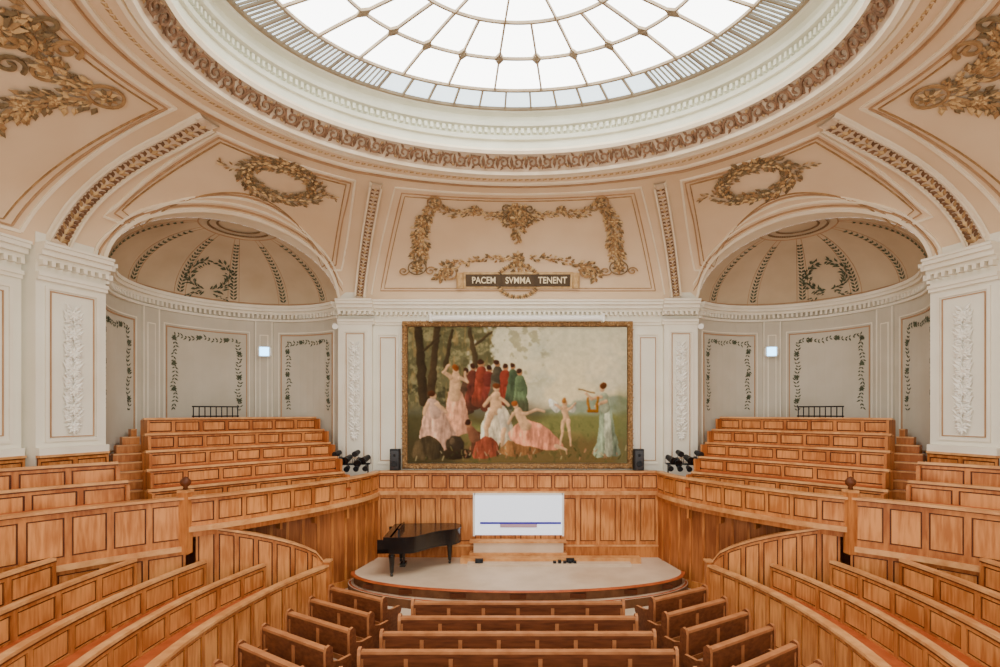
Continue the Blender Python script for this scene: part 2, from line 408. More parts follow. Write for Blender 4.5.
for r0,r1,m in((1,.93,M_GLASSB),(.93,.86,M_GLASSB),(.86,.64,M_GLASS),(.64,.41,M_GLASS),(.41,.2,M_GLASS),(.2,.02,M_GLASS)):
    mb.grid([[gp(r0,t) for t in TT],[gp((r0+r1)/2,t) for t in TT],[gp(r1,t) for t in TT]],m,True,closed=True)
mb.add([gp(.02,t) for t in TT[::12]],[tuple(range(12))],M_GLASS)
dn=V(0,0,-1)
for rho,w in((.995,.08),(.86,.06),(.64,.045),(.41,.045),(.2,.04)):
    mb.ribbon([gp(rho,t) for t in TT],[dn]*NR,w,.05,M_BAR,.0,True)
def bar(r0,r1,t,w,t1=None):
    pts=[gp(r0+(r1-r0)*k/6,t+((t1-t) if t1 is not None else 0)*k/6) for k in range(7)]
    mb.ribbon(pts,[dn]*7,w,.05,M_BAR)
for i in range(52): bar(1,.86,2*pi*(i+.5)/52,.04)
for i in range(260):
    t=2*pi*(i+.5)/260
    if abs(math.sin(t))>.62: bar(1,.86,t,.009)
for i in range(26): bar(.86,.41,2*pi*(i+.5)/26,.04)
for i in range(13): bar(.41,.2,2*pi*(i+.25)/13,.035)
for i in range(26):
    t=2*pi*(i+.5)/26; e=.028
    for a,b in(((.675,t),(.64,t+e)),((.64,t+e),(.605,t)),((.605,t),(.64,t-e)),((.64,t-e),(.675,t))):
        bar(a[0],b[0],a[1],.02,b[1])
mb.build('window_1',recalc=False)

# ------------------------------------------------------------ niches
def nichF(psi,z):
    p=CW+cD*RN*math.cos(psi)+nD*RN*math.sin(psi); n=(CW-p).normalized(); return V(p.x,p.y,z),n
RISE=1.5
def domF(psi,t):
    e=t*pi/2; r=RN*math.cos(e); p=CW+cD*r*math.cos(psi)+nD*r*math.sin(psi); q=V(p.x,p.y,ZC+RISE*math.sin(e))
    n=(V(CW.x,CW.y,ZC)-q).normalized(); return q,n
PN=Path([tuple(nichF(pi*i/48,0)[0][:2]) for i in range(49)],False)
for sx in(1,-1):
    side='left' if sx>0 else 'right'
    mb=MB(sx)
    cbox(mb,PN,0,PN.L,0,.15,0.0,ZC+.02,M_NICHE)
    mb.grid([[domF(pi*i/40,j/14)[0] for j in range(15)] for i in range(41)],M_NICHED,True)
    rows=[]
    for i in range(65):
        th=pi*i/64
        ph=PM-HW*math.cos(th); E=S(ph,VT*math.sin(th))
        D=CW+cD*RN*math.cos(th); D=V(D.x,D.y,ZC+RISE*math.sin(th))
        rows.append([E,E.lerp(D,.5)+V(0,0,.02),D])
    mb.grid(rows,M_MOULD,True)
    for z0,z1,d in((-.42,-.36,.06),(-.22,-.14,.08),(-.14,-.06,.16),(-.06,.02,.2)):
        cbox(mb,PN,0.02,PN.L-.02,-d,0,ZC+z0,ZC+z1,M_MOULDW)
    k=64
    for i in range(k):
        s=PN.L*(i+.3)/k; cbox(mb,PN,s,s+.06,-.12,0,ZC-.34,ZC-.23,M_MOULDW)
    u=PN.L/180.
    posts=[57*u,123*u]
    for s in posts:
        cbox(mb,PN,s-.24,s+.24,-.06,0,3,6.98,M_NICHE)
        for e in(-.24,.21): cbox(mb,PN,s+e,s+e+.03,-.075,-.06,3,6.98,M_MOULDW)
        cbox(mb,PN,s-.12,s+.12,-.07,-.06,3.2,6.6,M_MOULDW); cbox(mb,PN,s-.09,s+.09,-.08,-.07,3.23,6.57,M_NICHE)
    Gn=lambda x,y: nichF(x/RN,y)
    for a,b in((.2,posts[0]-.38),(posts[0]+.38,posts[1]-.38),(posts[1]+.38,PN.L-.2)):
        for q,mm in((0,M_MOULDW),(.07,M_LINE)):
            for s0,s1,z0,z1 in((a+q,b-q,6.65-q,6.68-q),(a+q,b-q,3.4+q,3.43+q),(a+q,a+q+.025,3.4+q,6.68-q),(b-q-.025,b-q,3.4+q,6.68-q)):
                cbox(mb,PN,s0,s1,-.02,0,z0,z1,mm)
        bord=[(a+.28,4.4),(a+.28,6.38),(b-.28,6.38),(b-.28,4.4)]
        pts=np.array(bord);d=np.diff(pts,axis=0);c=np.concatenate([[0],np.cumsum(np.hypot(d[:,0],d[:,1]))])
        nl=int(c[-1]/.095)
        for j in range(nl):
            t=c[-1]*j/nl; wob=.03*math.sin(j*.9)
            x=np.interp(t,c,pts[:,0]);y=np.interp(t,c,pts[:,1]);x2=np.interp(t+.02,c,pts[:,0]);y2=np.interp(t+.02,c,pts[:,1]);an=math.atan2(y2-y,x2-x)
            x+=-math.sin(an)*wob; y+=math.cos(an)*wob
            for q in(-1,1):
                a2=an+q*random.uniform(.5,1.1); p,n=Gn(x,y); e=Gn(x+.05*math.cos(a2),y+.05*math.sin(a2))[0]
                mb.leaf(p+n*.012,(e-p).normalized(),n,random.uniform(.07,.13),.042,M_LEAFD)
            if j%7==3:
                p,n=Gn(x,y)
                for k8 in range(6):
                    a2=k8*pi/3; e=Gn(x+.05*math.cos(a2),y+.05*math.sin(a2))[0]; mb.leaf(p+n*.02,(e-p).normalized(),n,.08,.05,M_LEAFD)
    mb.build('wall_niche_'+side)
    mb=MB(sx)
    for i in range(6):
        ps=pi*(i+.5)/6
        for j in range(17):
            t=.06+.66*j/17; p,n=domF(ps,t); d=(domF(ps,t+.02)[0]-p).normalized(); b=d.cross(n)
            for q in(-1,1): mb.leaf(p+n*.02,(d*.7+b*q*.7).normalized(),n,.14*(1-.4*t),.055,M_LEAFD)
        ts=np.linspace(.02,.78,16)
        for q in(-.055,.055): mb.ribbon([domF(ps+q,t)[0] for t in ts],[domF(ps+q,t)[1] for t in ts],.015,.008,M_LINE)
    for t in(.04,.78): mb.ribbon([domF(pi*i/40,t)[0] for i in range(41)],[domF(pi*i/40,t)[1] for i in range(41)],.03,.015,M_LINE)
    for i in range(70):
        a=pi*i/70
        for t in(.83,.88):
            p,n=domF(a,t); d=(domF(a+.05,t)[0]-p).normalized(); mb.leaf(p+n*.03,d,n,.12,.06,M_BROWN if i%2 else M_ORN2)
    def Gd(x,y): return domF(pi*.5+x/(RN*math.cos(.3*pi/2)),.3+y/2.5)
    for q in(-1,1):
        leaves(mb,Gd,[(q*.48*math.sin(t),-.42*math.cos(t)) for t in np.linspace(.1,pi-.3,16)],60,.10,.13,.045,[M_LEAFD],.03,1.2)
        leaves(mb,Gd,[(q*.1,-.5),(q*.45,-.62)],8,.05,.1,.04,[M_LEAFD])
    mb.build('niche_dome_relief')

# ------------------------------------------------------------ walls
wc=Path([(0,14),(-5.04,14)],False)
def sidew(mb,path,s0,s1,off=0,dent=True):
    for z0,z1,d in((-.62,-.55,.04),(-.55,-.48,.07),(-.26,-.18,.08),(-.18,-.08,.16),(-.08,.0,.22),(.0,.05,.25)):
        cbox(mb,path,s0,s1,-d-off,0,ZC+z0,ZC+z1,M_MOULDW)
    if dent:
        k=int((s1-s0)/.13)
        for i in range(k):
            s=s0+(s1-s0)*(i+.25)/k; cbox(mb,path,s,s+.065,-.13-off,0,ZC-.36,ZC-.26,M_MOULDW)
def frame(mb,path,s0,s1,z0,z1,w,t,m,n=0):
    for a,b,c,d in((s0,s1,z1-w,z1),(s0,s1,z0,z0+w),(s0,s0+w,z0+w,z1-w),(s1-w,s1,z0+w,z1-w)): cbox(mb,path,a,b,n-t,n,c,d,m)
mb=MB()
for sx in(1,-1):
    mb.mx=sx
    cbox(mb,wc,0,5.04,0,.15,0,ZC+.3,M_WALL)
    sidew(mb,wc,0,5.04)
    cbox(mb,wc,4.05,4.98,-.14,0,2,ZC-.62,M_WALL); sidew(mb,wc,4.0,5.0,.12)
    frame(mb,wc,4.18,4.85,3.0,6.62,.05,.03,M_MOULDW,-.14); frame(mb,wc,4.26,4.77,3.08,6.54,.02,.02,M_LINE,-.14)
    frame(mb,wc,3.34,3.94,2.9,6.55,.04,.03,M_MOULDW); frame(mb,wc,3.42,3.86,3.0,6.45,.02,.02,M_LINE)
mb.build('wall_back')
def candelabra(mb,F,z0,z1,m,sc=1):
    n=26
    for i in range(n):
        z=z0+(z1-z0)*i/n; w=(.10+.09*abs(math.sin(i*.9)))*sc
        for q in(-1,1):
            p,nn=F(0,z); e=F(q*.06,z+.06)[0]; mb.leaf(p+nn*.02,(e-p).normalized(),nn,w*1.5,w*.6,m)
            e=F(q*.06,z-.02)[0]; mb.leaf(p+nn*.03,(e-p).normalized(),nn,w,w*.5,m)
        if i%4==0:
            for k in range(8):
                a=k*pi/4; e=F(.05*math.cos(a),z+.05*math.sin(a))[0]; mb.leaf(p+nn*.05,(e-p).normalized(),nn,.14*sc,.08*sc,m)
PP=Path([A,(-8.80,9.12)],False)
PWg=Path([(-9.08,9.14),(-9.2,8.4),(-9.32,7.4),(-9.28,6),(-8.8,4.6),(-7.9,3.2)],True)
for sx in(1,-1):
    side='left' if sx>0 else 'right'
    mb=MB(sx)
    L=PP.L
    cbox(mb,PP,0,L,0,.6,0,ZC+.25,M_WALL)
    sidew(mb,PP,0,L,.02)
    frame(mb,PP,.14,L-.14,3.8,6.7,.05,.03,M_MOULDW)
    frame(mb,PP,.22,L-.22,3.88,6.62,.02,.02,M_LINE)
    cbox(mb,PP,0,L,-.1,0,3.56,3.70,M_MOULDW)
    panels(mb,PP,0,L,2.05,3.52,pw=.55,th=.03,n=-.06,cap=True,capw=.06)
    cbox(mb,PWg,0,PWg.L,0,.3,0,ZC+.3,M_WALL); sidew(mb,PWg,0,PWg.L)
    for i in range(4):
        frame(mb,PWg,.15+i*1.6,1.5+i*1.6,3.8,6.65,.05,.03,M_MOULDW); frame(mb,PWg,.28+i*1.6,1.37+i*1.6,3.93,6.52,.02,.02,M_LINE)
    panels(mb,PWg,0,PWg.L,2.05,3.52,pw=.55,th=.03,n=-.06,capw=.06)
    cbox(mb,PWg,0,PWg.L,-.08,0,3.56,3.70,M_MOULDW)
    mb.build('wall_'+side)
    mb=MB(sx)
    def Fp(x,z):
        a=PP.at(L/2+x,0); n=PP.nrm(L/2); return V(a[0],a[1],z),V(-n[0],-n[1],0)
    candelabra(mb,Fp,4.05,6.4,M_WHORN,.95); mb.build('pilaster_relief')
    mb=MB(sx)
    candelabra(mb,lambda x,z:(V(-4.52+x,13.86,z),V(0,-1,0)),3.7,6.3,M_WHORN,.95); mb.build('pilaster_relief')

# ------------------------------------------------------------ floor, stage
mb=MB(); mb.box(-10.5,10.5,-1,16,-.2,0,M_FLOOR); mb.build('floor')
mb=MB()
def stage_out(hw,front):
    return [(hw*math.sin(t),12.4-(12.4-front)*math.cos(t)) for t in np.linspace(-pi/2*.98,pi/2*.98,41)]+[(3.78,13.62),(-3.78,13.62)]
mb.extr(stage_out(4.05,11.0),.2,.42,M_STEP,M_STAGE)
mb.extr(stage_out(4.18,10.78),0,.2,M_STEP,M_STAGE)
o=[(4.07*math.sin(t),12.4-(12.4-10.97)*math.cos(t)) for t in np.linspace(-pi/2*.97,pi/2*.97,41)]
pts=[V(x,y,.42) for x,y in o]; mb.ribbon(pts,[V(0,0,1)]*len(pts),.11,.02,M_SEAT,-.01)
o=[(4.14*math.sin(t),12.4-(12.4-10.84)*math.cos(t)) for t in np.linspace(-pi/2*.97,pi/2*.97,41)]
pts=[V(x,y,.2) for x,y in o]; mb.ribbon(pts,[V(0,0,1)]*len(pts),.06,.015,M_SEAT,-.01)
for t in np.linspace(-1.0,1.0,7):
    x=4.06*math.sin(t); y=12.4-(12.4-10.99)*math.cos(t)
    mb.box(x-.18,x+.18,y-.02,y+.03,.25,.35,M_WOODG)
mb.build('stage_platform')

# ------------------------------------------------------------ stage wall + gallery rails
pc_=Path([(0,13.6),(-3.8,13.6)],False)
ps_=Path([(-3.8,13.6),(-3.86,13.0),(-4.1,12.25),(-4.75,11.1),(-5.65,9.95),(-6.25,9.4)])
pu_=Path([(-3.8,13.62),(-3.95,13.0),(-4.35,12.3),(-5.3,11.5),(-6.6,10.8),(-8.0,10.1)])
pg_=Path([(-6.25,9.4),(-6.75,9.0),(-7.35,8.4),(-7.95,7.6),(-8.4,6.6),(-8.5,5.4),(-8.2,4.2)])
mb=MB()
for sx in(1,-1):
    mb.mx=sx
    panels(mb,pc_,0,3.8,2.22,2.72,pw=.47,th=.1,n=-.04,capw=.09)
    cbox(mb,pc_,0,3.8,-.1,0,2.12,2.22,M_CAP)
    panels(mb,pc_,0 ,3.8,.75,2.12,pw=.54,th=.05,n=0,cap=False,st=.13,rb=.1,rt=.1)
    cbox(mb,pc_,0,3.8,-.06,.05,.42,.75,M_WOOD); cbox(mb,pc_,0,3.8,-.08,0,.72,.76,M_CAP)
    for i in range(8):
        s=.27*2*i; cbox(mb,pc_,max(0,s-.05),s+.05,-.05,0,.76,2.12,M_WOODP)
    cbox(mb,pc_,0,3.8,.05,.4,2.0,2.1,M_TIER)
mb.build('wall_stage')
for sx in(1,-1):
    side='left' if sx>0 else 'right'
    mb=MB(sx)
    panels(mb,ps_,0,ps_.L,2.2,2.72,pw=.5,th=.08,capw=.09)
    cbox(mb,ps_,0,ps_.L,-.07,.1,2.1,2.2,M_CAP)
    mb.build('gallery_railing')
    mb=MB(sx)
    cbox(mb,pu_,0,pu_.L,0,.08,0,2.1,M_WOODG)
    k=int(pu_.L/.32)
    for i in range(k):
        s=pu_.L*i/k; w=pu_.L/k
        cbox(mb,pu_,s+.02,s+w-.02,-.02,0,.15,2.05,M_WOODB)
        cbox(mb,pu_,s-.03 if i else 0,s+.03,-.04,0,.0,2.1,M_WOOD)
    cbox(mb,pu_,0,pu_.L,-.05,0,0,.2,M_WOOD); cbox(mb,pu_,0,pu_.L,-.05,0,1.98,2.1,M_WOOD)
    mb.build('wall_under_gallery_'+side)
    mb=MB(sx)
    out=[tuple(ps_.at(s,.05)) for s in np.linspace(0,ps_.L,16)]+[tuple(pg_.at(s,.05)) for s in np.linspace(.2,pg_.L,14)]
    out+=[(-8.95,4.8),(-9.2,6),(-9.25,7.4),(-9.1,8.4),(-9.0,9.1),(-8.75,9.2),(-8.43,10.2)]
    out+=[tuple(nichF(pi-pi*i/20,0)[0][:2]) for i in range(21)]+[(-3.8,14)]
    mb.extr(out,1.98,2.1,M_WOOD,M_TIER)
    mb.build('floor_gallery_'+side)
    mb=MB(sx)
    panels(mb,pg_,0,pg_.L,1.85,2.72,pw=.55,th=.1,capw=.08,st=.09,rb=.12,rt=.1)
    cbox(mb,pg_,0,pg_.L,-.05,.1,1.75,1.85,M_CAP)
    panels(mb,pg_,0,pg_.L,0,1.75,pw=.6,th=.06,n=.03,cap=False)
    x,y=pg_.at(0,0); mb.box(x-.08,x+.08,y-.08,y+.08,1.7,2.85,M_WOOD); mb.box(x-.1,x+.1,y-.1,y+.1,2.85,2.9,M_CAP)
    mb.lathe((x,y,2.9),[(.0,.0),(.05,.01),(.035,.05),(.09,.11),(.09,.17),(.04,.23),(0,.25)],M_WOODG)
    mb.build('gallery_parapet')
    for k in(1,2):
        mb=MB(sx); n=.12+.48*k; zt=2.72+.32*k
        s0=.7+.1*k; s1=pg_.L-.3
        panels(mb,pg_,s0,s1,2.1,zt,pw=.6,th=.05,n=n,capw=.02)
        cbox(mb,pg_,s0,s1,n-.3,n-.03,zt-.36,zt-.32,M_SEAT)
        for q in(s0,s1-.05): cbox(mb,pg_,q,q+.05,n-.3,n,2.1,zt-.02,M_WOOD)
        mb.build('wing_bench_row')
    def PR(s,d): p=CW+cD*s+nD*d; return (p.x,p.y)
    for k in range(5):
        d=-1.6+.6*k; zt=2.86+.335*k; f=k/4
        sL=-2.15+.4*f; sR=1.85+.5*f
        if k==4: sR=2.28
        path=Path([PR(sR,d),PR((sL+sR)/2,d+.06),PR(sL,d)])
        mb=MB(sx)
        zf=zt-.8
        panels(mb,path,0,path.L,zt-.34,zt-.02,pw=.62,th=.04,n=0,capw=.03,rb=.04,rt=.05)
        cbox(mb,path,0,path.L,0,.04,zf,zt-.34,M_WOODG)
        cbox(mb,path,0,path.L,.03,.22,zt-.04,zt-.01,M_CAP)
        cbox(mb,path,0,path.L,-.34,-.02,zt-.36,zt-.33,M_SEAT)
        cbox(mb,path,0,path.L,-.34,-.31,zt-.40,zt-.33,M_SEAT)
        for q in np.linspace(0,path.L-.05,6): cbox(mb,path,q,q+.05,-.26,0,zf-.3,zt-.36,M_WOOD)
        for q in(0,path.L-.05): cbox(mb,path,q,q+.05,-.3,.26,zf,zt-.03,M_WOOD)
        mb.build('gallery_bench_row')
    mb=MB(sx)
    for k in range(5):
        d=-1.6+.6*k; zf=2.86+.335*k-.8
        poly=[]
        for (s,dd) in ((-2.7,d),(2.2,d)):
            r=RN-.05
            if dd>0: lim=math.sqrt(max(0,r*r-dd*dd)); s=max(-lim,min(lim,s))
            poly.append((s,dd))
        pts=[poly[0],poly[1]]
        if d<0: pts+=[(2.3,0)]
        a0=math.asin(max(0,d)/(RN-.05))
        pts+=[((RN-.05)*math.cos(t),(RN-.05)*math.sin(t)) for t in np.linspace(a0+.02,pi-a0-.02,16)]
        if d<0: pts+=[(-2.4,0)]
        mb.extr([PR(*q) for q in pts],2.1 if k else 2.0,max(zf,2.12),M_WOOD,M_TIER)
    for j in range(11):
        d=-1.75+.3*j; z=2.12+.167*(j+1); lim=-2.75 if d<-.3 else -math.sqrt(max(.1,2.45**2-max(0,d+.3)**2))
        f=min(1,max(0,(d+1.6)/2.4)); sL=-2.15+.4*f
        if lim<sL-.1:
            mb.extr([PR(lim,d),PR(sL-.04,d),PR(sL-.04,d+.3),PR(lim,d+.3)],2.1,z,M_WOOD,M_TIER)
            mb.extr([PR(lim,d-.02),PR(sL-.04,d-.02),PR(sL-.04,d+.05),PR(lim,d+.05)],z-.02,z+.01,M_CAP)
    mb.build('gallery_stairs')
    mb=MB(sx)
    for i in range(9):
        p=CW+nD*1.55+cD*(-.05+ (i-4)*.13); mb.cyl((p.x,p.y,3.4),(p.x,p.y,4.5),.014,.014,M_BLKM,6)
    a=CW+nD*1.55+cD*(-.05-.55);b=CW+nD*1.55+cD*(.5)
    for z in(4.25,4.5): mb.cyl((a.x,a.y,z),(b.x,b.y,z),.018,.018,M_BLKM,6)
    mb.build('iron_balustrade')
    mb=MB(sx); p,n=nichF(math.radians(56),6.10); p=p+n*.18; mb.M=Matrix.Translation(p)@Matrix.Rotation(math.atan2(n.y,n.x)+pi/2,4,'Z')
    mb.box(-.15,.15,-.04,.06,-.15,.15,M_WHITE); mb.box(-.12,.12,-.05,-.04,-.12,.12,M_LAMP); mb.box(-.03,.03,.05,.13,-.03,.03,M_BLKM)
    mb.box(-.18,-.15,-.02,.02,-.11,.11,M_WHITE); mb.box(.15,.18,-.02,.02,-.11,.11,M_WHITE)
    mb.build('flood_lamp')

# ------------------------------------------------------------ lower curved seating
pf_=Path([(-4.15,10.9),(-4.55,9.8),(-4.8,8.6),(-4.85,7.4),(-4.7,6.2),(-4.3,5.0),(-3.6,3.8)])
pcl=Path([(-4.2,10.95),(-4.75,10.55),(-5.4,10.15),(-6.2,9.62)])
bx=[-9,-8.5,-8.4,-7.95,-7.35,-6.75,-6.2,-5.4,-4.75,-4.15,0]; by=[4,5.4,6.6,7.6,8.4,9.0,9.5,10.1,10.5,10.9,11]
SP=.66; RI=.24
for sx in(1,-1):
    mb=MB(sx)
    panels(mb,pf_,0,pf_.L,0,1.0,pw=.42,th=.06,capw=.06)
    x,y=pf_.at(0,0); mb.box(x-.06,x+.06,y-.05,y+.07,0,1.1,M_WOOD); mb.box(x-.08,x+.08,y-.07,y+.09,1.1,1.14,M_CAP)
    mb.build('floor_parapet')
    mb=MB(sx)
    zf=lambda s:1.0+1.15*min(1,(s/pcl.L))**.55
    panels(mb,pcl,0,pcl.L,0,zf,pw=.35,th=.06,n=0,capw=.05)
    mb.build('sloped_parapet')
    tier=MB(sx)
    def start(nn):
        for s in np.linspace(0,pf_.L,300):
            x,y=pf_.at(s,nn)
            if y<np.interp(x,bx,by)-.12: return s
        return pf_.L-.5
    for k in range(0,6):
        n=SP*k
        zf_=.30+RI*k; zt=1.0+RI*k
        m_=5
        for j in range(m_):
            na=n+SP*j/m_; nb=n+SP*(j+1)/m_
            ss=max(.05,start(nb)); cbox(tier,pf_,ss,pf_.L,na+(.07 if j==0 else 0),nb,0,zf_,M_TIER,.4)
        mb=MB(sx)
        s0=max(start(n),.08)
        if k>0:
            panels(mb,pf_,s0,pf_.L,zt-.46,zt,pw=.55,th=.04,n=n,capw=.03,rb=.05)
            cbox(mb,pf_,s0,pf_.L,n,n+.04,zf_-RI,zt-.46,M_WOODG)
        cbox(mb,pf_,s0,pf_.L,n+.04,n+.12,zt+.0,zt+.03,M_CAP)
        if k<5:
            s2=max(start(n+SP),.08)
            cbox(mb,pf_,s2,pf_.L,n+.26,n+SP-.01,zf_+.46,zf_+.50,M_SEAT)
            for q in np.linspace(s2,pf_.L-.06,7): cbox(mb,pf_,q,q+.05,n+.32,n+SP-.02,zf_,zf_+.46,M_WOOD)
        for q in(s0,pf_.L-.05): cbox(mb,pf_,q,q+.05,n+.02,n+.14,zf_,zt,M_WOOD)
        mb.build('curved_bench_row')
    tier.build('floor_tiers_'+('left' if sx>0 else 'right'))

# ------------------------------------------------------------ pews
def pew(L,x,y,rot):
    mb=MB(); mb.M=Matrix.Translation((x,y,0))@Matrix.Rotation(rot,4,'Z')
    h=L/2
    mb.box(-h,h,-.015,.02,.36,.84,M_PEWD)
    mb.box(-h,h,-.045,.05,.83,.87,M_PEWL)
    mb.box(-h,h,-.03,-.015,.76,.83,M_PEWD); mb.box(-h,h,-.035,-.015,.36,.44,M_PEWL)
    k=max(2,int(L/.6))
    for i in range(k+1):
        c=-h+L*i/k; a=max(-h,c-.03);b=min(h,c+.03); mb.box(a,b,-.03,-.015,.44,.76,M_PEWL)
        if i%2==0: mb.box(max(-h,c-.03),min(h,c+.03),-.02,.4,.0,.4,M_PEWD)
    mb.box(-h,h,.02,.42,.40,.435,M_PEWL)
    prof=[(-.07,0),(-.07,.05),(-.04,.1),(-.06,.82),(-.04,.9),(.02,.92),(.07,.88),(.08,.66),(.2,.62),(.42,.62),(.47,.57),(.45,.5),(.42,.45),(.43,.1),(.47,.05),(.47,0)]
    for q in(-1,1):
        x0=q*h; x1=q*(h+.05); n=len(prof)
        vs=[(x0,a,b) for a,b in prof]+[(x1,a,b) for a,b in prof]
        mb.add(vs,[(i,(i+1)%n,n+(i+1)%n,n+i) for i in range(n)],M_PEWL)
        mb.add(vs,[tuple(range(n))[::-1],tuple(range(n,2*n))],M_PEWD)
    mb.build('wooden_pew')
for Y,hw in((9.2,1.96),(8.53,2.04),(7.92,2.18),(7.32,2.34),(6.75,2.42),(6.2,2.5)):
    pew(2*hw-.1,0,Y,0)
for (xo,yo),(xi,yi) in (((-3.75,9.98),(-2.48,9.3)),((-3.88,9.35),(-2.52,8.6)),((-4.02,8.75),(-2.64,7.97)),((-4.15,8.15),(-2.78,7.35)),((-4.2,7.55),(-2.9,6.75)),((-4.2,6.95),(-3.0,6.15))):
    for sx in(1,-1):
        cx=(xo+xi)/2*sx; cy=(yo+yi)/2; L=math.hypot(xo-xi,yo-yi)-.1
        a=math.atan2(yi-yo,(xi-xo))*sx
        pew(L,cx,cy,a)

# ------------------------------------------------------------ painting
X0,X1,Y0,Y1=408.,627.,327.,463.
GW,GH=420,262
xs=np.linspace(X0,X1,GW);ys=np.linspace(Y0,Y1,GH)
XX0,YY0=np.meshgrid(xs,ys)
def vnoise(sc,seed,oct=4,XX=XX0,YY=YY0,ax=1.,ay=1.):
    r=np.random.RandomState(seed); out=np.zeros(XX.shape); amp=1;tot=0
    xq=np.clip((XX-X0)*ax,0,None);yq=np.clip((YY-Y0)*ay,0,None)
    for o in range(oct):
        g=r.rand(int(yq.max()/sc)+4,int(xq.max()/sc)+4); u=xq/sc;v=yq/sc
        iu=u.astype(int);iv=v.astype(int);fu=u-iu;fv=v-iv; fu=fu*fu*(3-2*fu);fv=fv*fv*(3-2*fv)
        out+=amp*((g[iv,iu]*(1-fu)+g[iv,iu+1]*fu)*(1-fv)+(g[iv+1,iu]*(1-fu)+g[iv+1,iu+1]*fu)*fv); tot+=amp; amp*=.6; sc/=2.
    return out/tot
w1=vnoise(7,21,2)-.5; w2=vnoise(7,22,2)-.5
XX=XX0+w1*2.6; YY=YY0+w2*2.6
img=np.zeros((GH,GW,3))
def mixc(mask,col):
    global img
    mask=np.clip(mask,0,1)
    img=img*(1-mask[...,None])+np.array(col,float)*mask[...,None]
n1=vnoise(26,1);n2=vnoise(9,2);n3=vnoise(4.5,3);n4=vnoise(40,5);nf=vnoise(6,8,3,XX0,YY0,2.2,.5)
sm=lambda e0,e1,x:(lambda t:t*t*(3-2*t))(np.clip((x-e0)/(e1-e0),0,1))
img[:]=(206,200,172)
mixc(sm(327,400,YY)*.8,(228,212,172))
mixc(sm(.42,.7,n1)*.55,(184,184,164)); mixc(sm(.5,.75,n4)*.4,(232,220,190))
hill=400+7*np.sin((XX-500)/24.)+6*(n2-.5)
mixc(sm(0,5,YY-hill),(142,150,128)); mixc(sm(0,5,YY-hill)*sm(.4,.7,n2)*.5,(112,126,102))
mixc(sm(-2,6,YY-(412+8*(n1-.5))),(118,118,74))
mixc(sm(.45,.7,n2)*sm(410,425,YY)*.6,(152,138,90))
mixc(sm(428,446,YY+8*(n2-.5)),(110,94,60)); mixc(sm(.5,.7,n3)*sm(415,430,YY)*.5,(70,74,44))
fe=502+60*(n1-.5)-(YY-327)*.45+40*(n2-.5)
fm=sm(-6,6,fe-XX)*(1-sm(402,416,YY))
mixc(fm*.97,(98,94,66)); mixc(fm*sm(.45,.62,n3)*.8,(138,130,96)); mixc(fm*sm(.48,.62,n2)*.8,(56,54,38)); mixc(fm*sm(.55,.7,nf)*.45,(158,128,82))
mixc(sm(.5,.62,n2)*sm(-40,0,fe+30-XX)*sm(0,20,392-YY)*.45,(112,106,72))
mixc(sm(0,25,470-XX)*sm(395,420,YY)*.7,(60,54,38))
mixc(sm(612,622,XX+10*(n2-.5))*sm(380,400,YY)*.5,(110,112,80))
def cap(x0,y0,x1,y1,r0,r1,col,sh=.75):
    dx,dy=x1-x0,y1-y0; L=dx*dx+dy*dy+1e-6
    t=np.clip(((XX-x0)*dx+(YY-y0)*dy)/L,0,1); px=XX-(x0+t*dx);py=YY-(y0+t*dy); r=r0+(r1-r0)*t
    d=np.hypot(px,py); m=1-sm(-.6,.6,d-r)
    s=np.clip(.5+.5*(px*.6+py*.5)/r,0,1); c=np.array(col,float)
    base=c[None,None]*(1.10-(1-sh)*1.9*s[...,None]); base*= (1+.12*(n3[...,None]-.5)*2)
    global img
    img=img*(1-m[...,None])+np.clip(base,0,255)*m[...,None]
def poly(pts,col,fold=0):
    pts=catmull(list(pts)+[pts[0]],5); m=np.zeros((GH,GW),bool); n=len(pts); xa_=min(p[0] for p in pts); xb_=max(p[0] for p in pts)
    for i in range(n):
        xa,ya=pts[i];xb,yb=pts[(i+1)%n]
        if ya==yb: continue
        c=((ya>YY)!=(yb>YY))&(XX<(xb-xa)*(YY-ya)/(yb-ya)+xa); m^=c
    global img
    g=(XX-xa_)/(xb_-xa_)
    f=(1.12-.40*g)*(1+.8*(nf-.5))*(1+.2*(n3-.5))
    img=np.where(m[...,None],np.clip(np.array(col,float)*f[...,None],0,255),img)
skin=(230,188,146);skd=(190,140,100)
cap(418,327,424,402,4,5,(66,54,38));cap(437,327,431,395,3,4,(74,60,42));cap(470,330,476,365,2,3,(80,66,46));cap(452,330,446,366,1.6,2.2,(70,58,40))
cap(424,350,440,335,1.4,1,(66,54,38));cap(476,345,492,332,1.3,1,(80,66,46))
for x,y,c in((466,376,(90,68,52)),(473,371,(104,58,46)),(481,367,(134,66,50)),(489,372,(112,56,46)),(497,367,(84,76,60)),(505,371,(140,66,50)),(513,370,(80,92,68)),(520,376,(104,120,88))):
    poly([(x-4,y+1),(x+4,y+1),(x+7,y+16),(x+8,y+36),(x-8,y+38),(x-6,y+16)],c); cap(x,y+3,x,y+10,4.2,5.2,c); cap(x,y-3,x+.5,y-3,2.5,2.5,skd); cap(x-.4,y-5,x,y-5,2.6,2.4,(66,42,30))
mixc(sm(-8,0,-np.hypot((XX-495)/34,(YY-412)/9)*8+8)*.5,(58,44,32))
poly([(448,392),(462,392),(467,412),(470,432),(444,434),(446,410)],(220,166,134))
cap(455,380,455,396,4.6,6,skin);cap(455,378,456,376,4.6,4.6,skin);cap(451,378,444,372,2.1,1.7,skin);cap(444,372,449,365,1.7,1.3,skin);cap(460,378,467,382,2.1,1.7,skin);cap(467,382,465,373,1.5,1.2,skin);cap(456,371,456,370,2.9,2.8,skin);cap(456,368,455,367,3.0,2.8,(140,80,38))
